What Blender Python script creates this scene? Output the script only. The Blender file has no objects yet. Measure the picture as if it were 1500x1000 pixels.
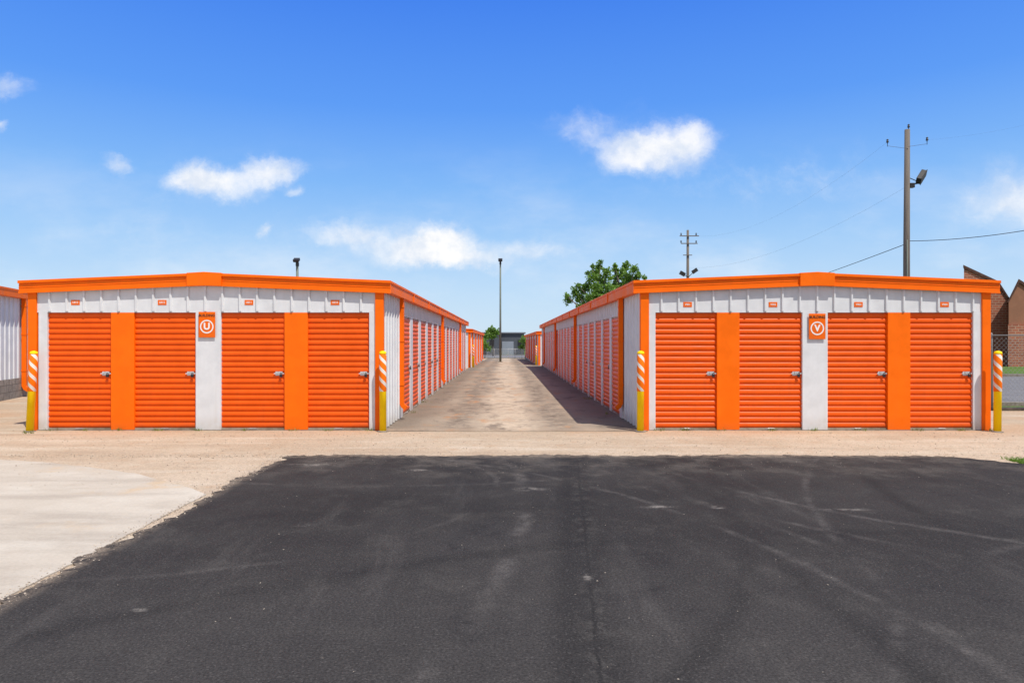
import bpy, bmesh, math, random
from mathutils import Vector, Matrix
import numpy as np
random.seed(7)
rng = np.random.default_rng(7)
scene = bpy.context.scene
COL = scene.collection
CAMZ = 1.605
S = 81.0
D = 12.35

def fx(p): return (p - 740.0) / S
def gz(y):
    if y < 38: return 0.0
    if y < 120: return -(y - 38) * 0.012
    return -(120 - 38) * 0.012
def P(px, py, Y):
    return Vector(((px - 740) * Y / 1000.0, Y, CAMZ + (500 - py) * Y / 1000.0))

# ------------------------------------------------------------------ nodes
class G:
    def __init__(s, nt):
        s.nt = nt; s.n = nt.nodes; s.l = nt.links
    def node(s, t, **kw):
        x = s.n.new(t)
        for k, v in kw.items(): setattr(x, k, v)
        return x
    def put(s, sock, v):
        if isinstance(v, bpy.types.NodeSocket): s.l.new(v, sock)
        else:
            if sock.type == 'RGBA' and len(v) == 3: v = (*v, 1)
            sock.default_value = v
    def m(s, op, a, b=0.0, c=0.0, clamp=False):
        x = s.node('ShaderNodeMath', operation=op, use_clamp=clamp)
        s.put(x.inputs[0], a); s.put(x.inputs[1], b); s.put(x.inputs[2], c)
        return x.outputs[0]
    def vm(s, op, a, b=(0, 0, 0), sc=None):
        x = s.node('ShaderNodeVectorMath', operation=op)
        s.put(x.inputs[0], a); s.put(x.inputs[1], b)
        if sc is not None: s.put(x.inputs['Scale'], sc)
        return x.outputs['Value'] if op in ('LENGTH', 'DOT_PRODUCT', 'DISTANCE') else x.outputs[0]
    def mix(s, f, a, b, blend='MIX'):
        x = s.node('ShaderNodeMix', data_type='RGBA', blend_type=blend)
        s.put(x.inputs[0], f); s.put(x.inputs[6], a); s.put(x.inputs[7], b)
        return x.outputs[2]
    def ss(s, v, lo, hi, a=0.0, b=1.0):
        x = s.node('ShaderNodeMapRange', interpolation_type='SMOOTHSTEP')
        s.put(x.inputs[0], v); s.put(x.inputs[1], lo); s.put(x.inputs[2], hi); s.put(x.inputs[3], a); s.put(x.inputs[4], b)
        return x.outputs[0]
    def noise(s, vec, scale, detail=4, rough=0.55, out=0, dist=0.0):
        x = s.node('ShaderNodeTexNoise')
        s.put(x.inputs['Vector'], vec); x.inputs['Scale'].default_value = scale
        x.inputs['Detail'].default_value = detail; x.inputs['Roughness'].default_value = rough
        x.inputs['Distortion'].default_value = dist
        return x.outputs[out]
    def vor(s, vec, scale, feature='F1', out='Distance'):
        x = s.node('ShaderNodeTexVoronoi', feature=feature)
        s.put(x.inputs['Vector'], vec); x.inputs['Scale'].default_value = scale
        return x.outputs[out]
    def sep(s, v):
        x = s.node('ShaderNodeSeparateXYZ'); s.put(x.inputs[0], v); return x.outputs
    def comb(s, a, b, c):
        x = s.node('ShaderNodeCombineXYZ'); s.put(x.inputs[0], a); s.put(x.inputs[1], b); s.put(x.inputs[2], c); return x.outputs[0]
    def coord(s, o='Object'):
        return s.node('ShaderNodeTexCoord').outputs[o]
    def bump(s, h, strength=0.5, dist=0.01):
        x = s.node('ShaderNodeBump'); x.inputs['Strength'].default_value = strength
        x.inputs['Distance'].default_value = dist; s.l.new(h, x.inputs['Height']); return x.outputs[0]

def newmat(name):
    m = bpy.data.materials.new(name); m.use_nodes = True
    g = G(m.node_tree)
    return m, g, m.node_tree.nodes['Principled BSDF']
def setp(g, b, **kw):
    for k, v in kw.items(): g.put(b.inputs[k.replace('_', ' ')], v)

def paint(name, col, rough=0.45, dirt=0.15, dirtcol=(0.25, 0.18, 0.12), scale=3.0, metal=0.0, streak=True, spec=0.3):
    m, g, b = newmat(name)
    c = g.coord()
    n = g.noise(c, scale, 4, 0.6)
    v = g.vm('MULTIPLY', c, (9, 9, 0.7))
    st = g.noise(v, 1.0, 3, 0.6)
    f = g.m('MULTIPLY', g.ss(g.m('ADD', g.m('MULTIPLY', n, 0.5), g.m('MULTIPLY', st, 0.5)) if streak else n, 0.5, 0.75), dirt)
    z = g.sep(c)[2]
    low = g.m('MULTIPLY', g.ss(z, 0.32, 0.0), g.ss(n, 0.3, 0.65))
    f2 = g.m('ADD', f, g.m('MULTIPLY', low, min(1, dirt * 2.4)), clamp=True)
    col2 = g.mix(g.ss(n, 0.3, 0.7), tuple(x * 0.91 for x in col), tuple(min(1, x * 1.05) for x in col))
    setp(g, b, Base_Color=g.mix(f2, col2, dirtcol), Roughness=g.ss(n, 0.2, 0.8, rough - 0.08, rough + 0.14), Metallic=metal)
    b.inputs['Specular IOR Level'].default_value = spec
    g.l.new(g.bump(n, 0.15, 0.012), b.inputs['Normal'])
    return m

M_orange = paint('orange_painted_metal', (0.90, 0.148, 0.002), 0.48, 0.16, (0.42, 0.09, 0.02), spec=0.14)
M_door = paint('orange_rollup_curtain', (0.80, 0.098, 0.002), 0.38, 0.24, (0.34, 0.065, 0.015), spec=0.22)
M_white = paint('white_painted_metal', (0.655, 0.67, 0.68), 0.55, 0.26, (0.40, 0.34, 0.27), spec=0.2)
M_wall = paint('white_side_wall', (0.64, 0.655, 0.665), 0.6, 0.26, (0.40, 0.34, 0.27), spec=0.2)
M_roof = paint('galvanised_roof', (0.5, 0.52, 0.54), 0.4, 0.2, metal=0.5)
M_yellow = paint('yellow_bollard_paint', (1.0, 0.66, 0.006), 0.5, 0.07, (0.6, 0.35, 0.05), spec=0.12)
M_steel = paint('galvanised_steel', (0.62, 0.62, 0.62), 0.4, 0.2, metal=0.5)
M_fence = paint('dull_fence_wire', (0.24, 0.24, 0.235), 0.55, 0.2, metal=0.4)
M_dark = paint('dark_metal', (0.02, 0.02, 0.022), 0.5, 0.2)
M_wire = paint('faded_wire_jacket', (0.10, 0.11, 0.12), 0.7, 0.1)
M_greypole = paint('weathered_pole_paint', (0.15, 0.175, 0.145), 0.6, 0.3)
M_text = paint('white_sign_lettering', (0.82, 0.82, 0.80), 0.5, 0.03)
M_textdark = paint('dark_sign_lettering', (0.10, 0.03, 0.01), 0.5, 0.03)
M_found = paint('concrete_foundation', (0.28, 0.25, 0.21), 0.9, 0.5, (0.16, 0.13, 0.1), 5)
M_rubber = paint('weather_strip', (0.42, 0.34, 0.26), 0.7, 0.6, (0.2, 0.15, 0.1))

def stripe_mat():
    m, g, b = newmat('orange_white_stripe_sleeve')
    c = g.coord(); x, y, z = g.sep(c)
    a = g.m('ARCTAN2', x, g.m('MULTIPLY', y, -1.0))
    fr = g.m('FRACT', g.m('ADD', g.m('MULTIPLY', z, 5.2), g.m('MULTIPLY', a, 2 / (2 * math.pi))))
    f = g.ss(fr, 0.36, 0.38)
    n = g.noise(c, 12, 3)
    colr = g.mix(f, (0.72, 0.69, 0.62), (0.90, 0.18, 0.004))
    setp(g, b, Base_Color=g.mix(g.ss(n, 0.6, 0.85, 0, 0.25), colr, (0.5, 0.38, 0.22)), Roughness=0.5)
    b.inputs['Specular IOR Level'].default_value = 0.15
    return m
M_stripe = stripe_mat()

def wood_mat():
    m, g, b = newmat('weathered_pole_wood')
    c = g.coord()
    n = g.noise(g.vm('MULTIPLY', c, (30, 30, 1.2)), 1, 5, 0.6)
    setp(g, b, Base_Color=g.mix(n, (0.06, 0.05, 0.042), (0.22, 0.185, 0.15)), Roughness=0.9)
    g.l.new(g.bump(n, 0.6, 0.02), b.inputs['Normal'])
    return m
M_wood = wood_mat()

def brick_mat():
    m, g, b = newmat('red_brick')
    c = g.coord(); x, y, z = g.sep(c)
    v = g.comb(g.m('ADD', x, y), z, 0.0)
    br = g.node('ShaderNodeTexBrick'); g.put(br.inputs['Vector'], v)
    br.inputs['Scale'].default_value = 1.0
    br.inputs['Brick Width'].default_value = 0.42; br.inputs['Row Height'].default_value = 0.16
    br.inputs['Mortar Size'].default_value = 0.02
    g.put(br.inputs['Color1'], (0.38, 0.115, 0.06)); g.put(br.inputs['Color2'], (0.24, 0.07, 0.04)); g.put(br.inputs['Mortar'], (0.40, 0.27, 0.19))
    n = g.noise(c, 0.8, 4)
    setp(g, b, Base_Color=g.mix(g.ss(n, 0.3, 0.7, 0, 0.3), br.outputs[0], (0.2, 0.075, 0.045)), Roughness=0.9)
    return m
M_brick = brick_mat()
M_brown = paint('brown_roof_metal', (0.07, 0.032, 0.022), 0.6, 0.2)
M_tan = paint('brown_stucco', (0.26, 0.12, 0.07), 0.8, 0.2)
M_greyb = paint('dark_grey_cladding', (0.075, 0.085, 0.10), 0.7, 0.2)

def leaf_mat(name, dark, light):
    m, g, b = newmat(name)
    r = g.node('ShaderNodeNewGeometry').outputs['Random Per Island']
    n = g.noise(g.coord(), 0.9, 2)
    f = g.m('ADD', g.m('MULTIPLY', r, 0.55), g.m('MULTIPLY', g.ss(n, 0.3, 0.7), 0.45))
    colr = g.mix(f, dark, light)
    setp(g, b, Base_Color=colr, Roughness=0.6)
    t = g.node('ShaderNodeBsdfTranslucent'); g.put(t.inputs[0], g.mix(0.5, colr, (0.24, 0.40, 0.02)))
    mx = g.node('ShaderNodeMixShader'); mx.inputs[0].default_value = 0.4
    g.l.new(b.outputs[0], mx.inputs[1]); g.l.new(t.outputs[0], mx.inputs[2])
    g.l.new(mx.outputs[0], g.n['Material Output'].inputs[0])
    return m
M_leaf = leaf_mat('tree_leaves', (0.05, 0.12, 0.014), (0.20, 0.36, 0.045))
M_blade = leaf_mat('grass_blades', (0.07, 0.15, 0.015), (0.20, 0.36, 0.04))
M_weed = leaf_mat('weed_leaves', (0.08, 0.12, 0.02), (0.3, 0.33, 0.08))

# ------------------------------------------------------------- ground materials
def asphalt_mat():
    m, g, b = newmat('fresh_asphalt')
    c = g.coord()
    n07 = g.noise(c, 0.7, 3, out=1)
    warp = g.vm('SCALE', g.vm('SUBTRACT', n07, (0.5, 0.5, 0.5)), sc=0.22)
    cw = g.vm('ADD', c, warp)
    Xc, Yc, Zc = g.sep(c)
    big = g.noise(c, 0.33, 5, 0.62)
    mid = g.noise(cw, 1.5, 8, 0.72)
    grain = g.noise(c, 65, 3, 0.75)
    aggv = g.sep(g.vor(c, 120, out='Color'))[0]
    base = g.mix(g.ss(big, 0.35, 0.65), (0.0275, 0.0255, 0.0240), (0.040, 0.0370, 0.0345))
    near = g.ss(Yc, 6.5, 3.2)
    base = g.mix(g.m('MULTIPLY', near, 0.5), base, (0.054, 0.050, 0.0465))
    base = g.mix(g.ss(mid, 0.48, 0.74, 0, 0.5), base, (0.074, 0.068, 0.062))
    base = g.mix(g.ss(mid, 0.46, 0.28, 0, 0.55), base, (0.018, 0.017, 0.0165))
    st = g.noise(g.vm('MULTIPLY', cw, (2.6, 0.35, 1)), 1.0, 5, 0.68)
    base = g.mix(g.ss(st, 0.51, 0.78, 0, 0.36), base, (0.096, 0.088, 0.079))
    X, Y, Z = g.sep(cw)
    scuff = g.noise(c, 6.0, 5, 0.8)
    P2 = g.comb(X, Y, 0.0)
    tot = None
    arcs = [(-5.2, 3.0, 7.6, .07, .8), (-5.2, 3.0, 8.05, .07, .6), (8.9, 6.3, 2.75, .06, 1.4), (8.9, 6.3, 2.5, .16, .9), (8.0, 10.5, 6.4, .08, .9), (8.0, 10.5, 7.1, .07, .7),
            (-1.5, 13.5, 6.0, .08, .6), (14, 3, 11.6, .07, .7), (-12, 7, 12.2, .12, 1.0), (-3.0, 7.5, 2.9, .06, .6), (6.2, 1.0, 4.9, .08, .5)]
    for cx, cy, r, w, amp in arcs:
        d = g.m('ABSOLUTE', g.m('SUBTRACT', g.vm('DISTANCE', P2, (cx, cy, 0)), r))
        k = g.m('MULTIPLY', g.ss(d, w, 0.0), amp)
        tot = k if tot is None else g.m('MAXIMUM', tot, k)
    tot = g.m('MULTIPLY', tot, g.ss(g.noise(c, 0.8, 3), 0.40, 0.62))
    tot = g.m('MULTIPLY', tot, g.ss(scuff, 0.34, 0.68, 0.15, 1.0))
    base = g.mix(g.m('MULTIPLY', tot, 0.42, clamp=True), base, (0.17, 0.155, 0.14))
    dk = None
    for cx, cy, r, w, amp in [(8.9, 6.3, 3.0, .16, 1), (-4.0, 7, 6.1, .14, .8), (3.0, -3, 8.7, .16, .7), (20, 4, 16.3, .16, .8), (20, 4, 18.0, .16, .8)]:
        d = g.m('ABSOLUTE', g.m('SUBTRACT', g.vm('DISTANCE', P2, (cx, cy, 0)), r))
        k = g.m('MULTIPLY', g.ss(d, w, 0.0), amp)
        dk = k if dk is None else g.m('MAXIMUM', dk, k)
    base = g.mix(g.m('MULTIPLY', g.m('MULTIPLY', dk, 0.5), g.ss(big, .35, .55)), base, (0.015, 0.0145, 0.014))
    sc2 = g.noise(c, 7.0, 4, .7)
    line = g.m('ABSOLUTE', g.m('ADD', g.m('SUBTRACT', Xc, g.m('ADD', 0.17, g.m('MULTIPLY', Yc, 0.087))), g.m('MULTIPLY', g.m('SUBTRACT', sc2, .5), 0.07)))
    sm2 = g.m('MULTIPLY', g.ss(line, 0.15, 0.0), g.ss(g.m('ADD', g.m('MULTIPLY', scuff, .6), g.m('MULTIPLY', mid, .4)), 0.46, 0.62))
    base = g.mix(g.m('MULTIPLY', sm2, 0.45), base, (0.14, 0.13, 0.115))
    seam = g.m('MULTIPLY', g.ss(line, 0.022, 0.002), g.ss(g.m('ADD', g.m('MULTIPLY', scuff, .5), g.m('MULTIPLY', mid, .5)), 0.42, 0.58, 0.0, 0.7))
    base = g.mix(seam, base, (0.012, 0.012, 0.012))
    wide = g.m('ABSOLUTE', g.m('SUBTRACT', g.sep(cw)[0], g.m('ADD', 0.12, g.m('MULTIPLY', Yc, 0.087))))
    base = g.mix(g.ss(wide, 0.28, 0.08, 0, 0.5), base, (0.019, 0.018, 0.0175))
    sp = None
    for px, py, rx, ry in [(970, 744, .34, .035), (1050, 745, .10, .05), (445, 771, .13, .03), (860, 847, .04, .06), (205, 896, .07, .02), (455, 682, .5, .06), (610, 690, .3, .05), (1240, 748, .3, .03), (775, 718, .25, .06)]:
        wx = (px - 740) * (1605 / (py - 500)) / 1000; wy = 1605 / (py - 500)
        d = g.vm('LENGTH', g.vm('MULTIPLY', g.vm('SUBTRACT', g.vm('ADD', c, g.vm('SCALE', warp, sc=.15)), (wx, wy, 0)), (1 / rx, 1 / (ry * 2.2), 0)))
        k = g.ss(d, 1.0, 0.0); sp = k if sp is None else g.m('MAXIMUM', sp, k)
    base = g.mix(g.m('MULTIPLY', sp, g.ss(scuff, .42, .62, 0, .6)), base, (0.27, 0.245, 0.215))
    dust = g.m('MULTIPLY', g.ss(Yc, 7.2, 9.7), g.ss(mid, 0.43, 0.66))
    base = g.mix(g.m('MULTIPLY', dust, 0.34), base, (0.17, 0.145, 0.12))
    eg = g.m('MULTIPLY', g.m('MAXIMUM', g.ss(Yc, 9.25, 9.58), g.ss(Xc, -2.9, -3.1)), g.ss(scuff, .36, .58))
    base = g.mix(g.m('MULTIPLY', eg, 0.6), base, (0.27, 0.215, 0.16))
    base = g.vm('SCALE', base, sc=g.ss(grain, 0.3, 0.7, 0.66, 1.36))
    base = g.mix(g.m('MULTIPLY', g.m('GREATER_THAN', aggv, 0.955), 0.3), base, (0.13, 0.12, 0.11))
    setp(g, b, Base_Color=base, Roughness=g.ss(mid, 0.3, 0.7, 0.80, 0.95))
    b.inputs['Specular IOR Level'].default_value = 0.08
    g.l.new(g.bump(g.m('ADD', g.m('MULTIPLY', grain, 0.5), g.m('MULTIPLY', mid, 0.8)), 0.6, 0.008), b.inputs['Normal'])
    return m

def gravel_mat():
    m, g, b = newmat('worn_tan_gravel_paving')
    c = g.coord(); X, Y, Z = g.sep(c)
    big = g.noise(c, 0.45, 5, 0.62)
    mid = g.noise(c, 3.0, 6, 0.72)
    st = g.noise(g.vm('MULTIPLY', c, (0.30, 2.4, 1)), 1.0, 6, 0.7)
    ag = g.sep(g.vor(c, 110, out='Color'))[0]
    ag2 = g.sep(g.vor(c, 45, out='Color'))[1]
    base = g.mix(g.ss(big, 0.35, 0.65), (0.41, 0.315, 0.22), (0.49, 0.395, 0.29))
    base = g.mix(g.ss(st, 0.50, 0.68, 0, 0.65), base, (0.55, 0.475, 0.37))
    base = g.mix(g.ss(st, 0.46, 0.30, 0, 0.55), base, (0.31, 0.24, 0.175))
    base = g.mix(g.ss(mid, 0.5, 0.75, 0, 0.5), base, (0.39, 0.235, 0.13))
    near = g.m('MULTIPLY', g.ss(Y, 11.2, 12.3), g.ss(big, 0.4, 0.6))
    base = g.mix(g.m('MULTIPLY', near, 0.6), base, (0.42, 0.25, 0.14))
    base = g.vm('SCALE', base, sc=g.m('ADD', 0.74, g.m('ADD', g.m('MULTIPLY', ag, 0.32), g.m('MULTIPLY', ag2, 0.17))))
    base = g.mix(g.m('MULTIPLY', g.m('GREATER_THAN', ag, 0.93), 0.4), base, (0.16, 0.13, 0.10))
    setp(g, b, Base_Color=base, Roughness=0.95)
    b.inputs['Specular IOR Level'].default_value = 0.1
    g.l.new(g.bump(g.m('ADD', ag, g.m('MULTIPLY', mid, 0.8)), 0.5, 0.006), b.inputs['Normal'])
    return m

def concrete_mat(name, c1, c2, aisle=False):
    m, g, b = newmat(name)
    c = g.coord(); X, Y, Z = g.sep(c)
    big = g.noise(c, 0.5, 5, 0.65)
    mid = g.noise(c, 2.6, 7, 0.72)
    fine = g.noise(c, 50, 3, 0.7)
    base = g.mix(g.ss(big, 0.3, 0.7), c1, c2)
    if aisle:
        xc = g.m('SUBTRACT', X, 0.05)
        wob = g.m('MULTIPLY', g.m('SUBTRACT', g.noise(g.vm('MULTIPLY', c, (1, .3, 1)), 1.2, 4), 0.5), 2.4)
        d = g.m('ABSOLUTE', g.m('ADD', xc, wob))
        cen = g.m('MULTIPLY', g.ss(d, 1.1, 0.15), g.ss(mid, 0.36, 0.6, .25, 1))
        base = g.mix(g.m('MULTIPLY', cen, 0.85), base, (0.54, 0.435, 0.32))
        tr = g.m('MINIMUM', g.m('ABSOLUTE', g.m('SUBTRACT', xc, 0.95)), g.m('ABSOLUTE', g.m('ADD', xc, 0.95)))
        trk = g.m('MULTIPLY', g.ss(tr, 0.6, 0.05), g.ss(mid, 0.38, 0.58))
        base = g.mix(g.m('MULTIPLY', trk, 0.65), base, (0.125, 0.10, 0.08))
        blot = g.noise(g.vm('MULTIPLY', c, (1.0, .45, 1)), 1.5, 6, 0.68)
        base = g.mix(g.m('MULTIPLY', g.ss(blot, 0.55, 0.68), .65), base, (0.42, 0.21, 0.09))
        base = g.mix(g.m('MULTIPLY', g.ss(blot, 0.48, 0.34), .7), base, (0.12, 0.095, 0.075))
        jf = g.m('ABSOLUTE', g.m('SUBTRACT', g.m('FRACT', g.m('DIVIDE', g.m('SUBTRACT', Y, 12.4), 3.66)), 0.5))
        base = g.mix(g.m('MULTIPLY', g.ss(jf, 0.491, 0.4985), 0.6), base, (0.08, 0.065, 0.055))
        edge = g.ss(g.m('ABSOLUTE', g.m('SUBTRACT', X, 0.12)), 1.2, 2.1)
        base = g.mix(g.m('MULTIPLY', edge, 0.6), base, (0.12, 0.095, 0.075))  # darker lane edges, partly painted shade that deepens the building shadow
        fr = g.m('MULTIPLY', g.ss(Y, 12.9, 12.2), g.ss(mid, .35, .6))
        base = g.mix(g.m('MULTIPLY', fr, .6), base, (0.43, 0.32, 0.22))
        base = g.mix(g.ss(mid, 0.52, 0.8, 0, 0.45), base, (0.22, 0.175, 0.13))
    else:
        rust = g.ss(g.noise(c, 1.1, 5, 0.65), 0.55, 0.75)
        base = g.mix(g.m('MULTIPLY', rust, 0.55), base, (0.52, 0.33, 0.15))
        st = g.noise(g.vm('MULTIPLY', c, (0.4, 2.2, 1)), 1.0, 5, 0.6)
        base = g.mix(g.ss(st, 0.46, 0.68, 0, 0.6), base, (0.335, 0.29, 0.235))
        base = g.mix(g.ss(g.noise(g.vm('MULTIPLY', c, (0.8, 1.6, 1)), 1.1, 5, .6), .5, .3, 0, .5), base, (0.55, 0.51, 0.43))
        base = g.mix(g.ss(mid, 0.52, 0.8, 0, 0.3), base, (0.27, 0.22, 0.17))
    base = g.vm('SCALE', base, sc=g.ss(fine, 0.25, 0.75, 0.84, 1.13) if aisle else g.ss(fine, 0.25, 0.75, 0.93, 1.06))
    setp(g, b, Base_Color=base, Roughness=0.92)
    b.inputs['Specular IOR Level'].default_value = 0.10
    g.l.new(g.bump(g.m('ADD', fine, mid), 0.3, 0.004), b.inputs['Normal'])
    return m
def simple_ground(name, a, bcol, sc=1.0):
    m, g, b = newmat(name)
    c = g.coord()
    n = g.noise(c, sc, 6, 0.7); n2 = g.noise(c, 30, 3, 0.7)
    base = g.vm('SCALE', g.mix(g.ss(n, 0.3, 0.7), a, bcol), sc=g.ss(n2, 0.3, 0.7, 0.7, 1.25))
    setp(g, b, Base_Color=base, Roughness=0.95)
    b.inputs['Specular IOR Level'].default_value = 0.1
    g.l.new(g.bump(n2, 0.8, 0.02), b.inputs['Normal'])
    return m

M_asph = asphalt_mat(); M_grav = gravel_mat()
M_slab = concrete_mat('weathered_concrete_slab', (0.43, 0.375, 0.30), (0.50, 0.45, 0.37))
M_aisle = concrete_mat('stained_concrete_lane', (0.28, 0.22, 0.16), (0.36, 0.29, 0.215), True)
M_grass = simple_ground('mown_grass', (0.06, 0.115, 0.02), (0.12, 0.19, 0.04))
M_road = simple_ground('grey_road_surface', (0.15, 0.15, 0.155), (0.20, 0.195, 0.195))

# ------------------------------------------------------------- mesh helpers
def obj(name, me, parent=None, mat=None, loc=(0, 0, 0), rot=(0, 0, 0)):
    o = bpy.data.objects.new(name, me); COL.objects.link(o)
    o.location = loc; o.rotation_euler = rot
    if parent is not None: o.parent = parent
    if mat is not None and me is not None and len(me.materials) == 0: me.materials.append(mat)
    return o
def empty(name, loc, rot=(0, 0, 0), label='', category='', group=None):
    o = bpy.data.objects.new(name, None); COL.objects.link(o)
    o.location = loc; o.rotation_euler = rot; o.empty_display_size = 0.3
    tag(o, label, category, group); return o
def tag(o, label, category, group=None):
    o['label'] = label; o['category'] = category
    if group: o['group'] = group
def mk(vs, fs, name='m', smooth=False):
    me = bpy.data.meshes.new(name); me.from_pydata([tuple(v) for v in vs], [], fs); me.update()
    if smooth:
        for p in me.polygons: p.use_smooth = True
    return me
def boxes(lst):
    vs, fs = [], []
    for x0, x1, y0, y1, z0, z1 in lst:
        k = len(vs)
        vs += [(x0, y0, z0), (x1, y0, z0), (x1, y1, z0), (x0, y1, z0), (x0, y0, z1), (x1, y0, z1), (x1, y1, z1), (x0, y1, z1)]
        fs += [(k, k + 3, k + 2, k + 1), (k + 4, k + 5, k + 6, k + 7), (k, k + 1, k + 5, k + 4), (k + 1, k + 2, k + 6, k + 5), (k + 2, k + 3, k + 7, k + 6), (k + 3, k, k + 4, k + 7)]
    return mk(vs, fs)
def bevel(o, w=0.005, seg=2):
    b = o.modifiers.new('bevel', 'BEVEL'); b.width = w; b.segments = seg; b.limit_method = 'ANGLE'
    return o
def tube_data(pts, rad, sides=10, ref=Vector((0, 0, 1)), cap=True, off=0.0):
    pts = [Vector(p) for p in pts]; n = len(pts)
    if not hasattr(rad, '__len__'): rad = [rad] * n
    vs, fs = [], []
    for i, p in enumerate(pts):
        t = (pts[min(i + 1, n - 1)] - pts[max(i - 1, 0)]).normalized()
        r = ref if abs(t.dot(ref)) < 0.95 else Vector((0, 1, 0))
        if abs(t.dot(r)) > 0.95: r = Vector((1, 0, 0))
        a = t.cross(r).normalized(); b = t.cross(a).normalized()
        for k in range(sides):
            an = off + 2 * math.pi * k / sides
            vs.append(p + (a * math.cos(an) + b * math.sin(an)) * rad[i])
    for i in range(n - 1):
        for k in range(sides):
            k2 = (k + 1) % sides
            fs.append((i * sides + k, i * sides + k2, (i + 1) * sides + k2, (i + 1) * sides + k))
    if cap:
        fs.append(tuple(range(sides - 1, -1, -1))); fs.append(tuple((n - 1) * sides + k for k in range(sides)))
    return vs, fs
def merge(datas, smooth=False):
    V, F = [], []
    for vs, fs in datas:
        k = len(V); V += list(vs); F += [tuple(i + k for i in f) for f in fs]
    return mk(V, F, smooth=smooth)
def tube(pts, rad, sides=10, ref=Vector((0, 0, 1)), smooth=True, off=0.0):
    return merge([tube_data(pts, rad, sides, ref, True, off)], smooth)
def boxdata(lst):
    me = boxes(lst); vs = [tuple(v.co) for v in me.vertices]; fs = [tuple(p.vertices) for p in me.polygons]
    bpy.data.meshes.remove(me); return vs, fs
def xform(data, M): return [M @ Vector(v) for v in data[0]], data[1]

def ribbed(width, z0, ztop, pitch=0.305, depth=0.030, phase=0.0):
    prof = [(0, 0)]; x = phase - pitch
    while x < width - 1e-6:
        for dx, dy in [(0.0, 0), (0.044, 0), (0.056, -depth), (0.082, -depth), (0.094, 0)]:
            xx = x + dx * pitch / 0.305
            if 0 < xx < width: prof.append((xx, dy))
        x += pitch
    prof.append((width, 0))
    vs, fs = [], []
    for xx, dy in prof:
        vs += [(xx, dy, z0), (xx, dy, ztop(xx) if callable(ztop) else ztop)]
    for i in range(len(prof) - 1):
        fs.append((2 * i, 2 * i + 2, 2 * i + 3, 2 * i + 1))
    return mk(vs, fs)

# ------------------------------------------------------------- roll-up door kit
DW, DH = 1.14, 2.09
def door_mesh():
    n = 21; per = DH / n; vs, fs = [], []
    prof = []
    for i in range(n):
        for t, d in [(0.0, 0.0), (0.10, 0.0), (0.14, 0.010), (0.22, 0.0175), (0.38, 0.0205), (0.62, 0.0195), (0.80, 0.0150), (0.91, 0.007), (0.95, 0.0)]:
            prof.append((i * per + t * per, -d))
    prof.append((DH, 0))
    w = DW / 2
    for z, y in prof: vs += [(-w, y, z + 0.04), (w, y, z + 0.04)]
    for i in range(len(prof) - 1): fs.append((2 * i, 2 * i + 1, 2 * i + 3, 2 * i + 2))
    me = mk(vs, fs, 'door_curtain', True); me.materials.append(M_door); return me
ME_DOOR = door_mesh()
ME_BAR = boxes([(-DW / 2, DW / 2, -0.028, 0.012, 0.012, 0.042), (-DW / 2 + .01, DW / 2 - .01, -0.02, 0.008, 0.0, 0.012)]); ME_BAR.materials.append(M_rubber)
ME_HANDLE = merge([boxdata([(-0.09, 0.09, -0.038, -0.029, 0.020, 0.032)]), tube_data([(-0.06, -0.035, 0.036), (-0.06, -0.055, 0.04), (0.06, -0.055, 0.04), (0.06, -0.035, 0.036)], 0.005, 6)])
ME_HANDLE.materials.append(M_steel)
ME_LATCH = merge([boxdata([(0.40, 0.525, -0.031, -0.022, 0.99, 1.062), (0.375, 0.56, -0.043, -0.032, 1.016, 1.036), (0.43, 0.45, -0.056, -0.033, 1.028, 1.062)]),
                  tube_data([(0.47, -0.03, 1.048), (0.47, -0.05, 1.048)], 0.008, 8)])
ME_LATCH.materials.append(M_steel)
ME_LOCK = merge([boxdata([(0.482, 0.528, -0.064, -0.044, 0.960, 1.004)]), tube_data([(0.491, -0.054, 1.002), (0.491, -0.054, 1.03), (0.505, -0.054, 1.042), (0.519, -0.054, 1.03), (0.519, -0.054, 1.002)], 0.005, 6)])
ME_LOCK.materials.append(M_dark)

def add_door(parent, x, y, rotz=0.0, sx=1.0, detail=True, lock=True):
    d = obj('door', ME_DOOR, parent, None, (x, y, 0), (0, 0, rotz)); d.scale = (sx, 1, 1)
    obj('weather_strip', ME_BAR, d)
    if detail:
        obj('latch', ME_LATCH, d); obj('handle', ME_HANDLE, d)
        if lock: obj('padlock', ME_LOCK, d)
    return d

ZE0, ZE1, RISE = 2.47, 2.69, 0.14
def downspout_mesh(side):
    s = side
    return merge([tube_data([(s * 0.055, 0, 2.50), (s * 0.055, 0, 0.34), (s * 0.085, 0, 0.28), (s * 0.15, 0, 0.23)], 0.066, 4, Vector((0, 1, 0)), True, math.pi / 4),
                  boxdata([(min(0, s * .107), max(0, s * .107), -0.056, 0.056, zz, zz + 0.03) for zz in (0.7, 1.6, 2.3)])])

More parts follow.
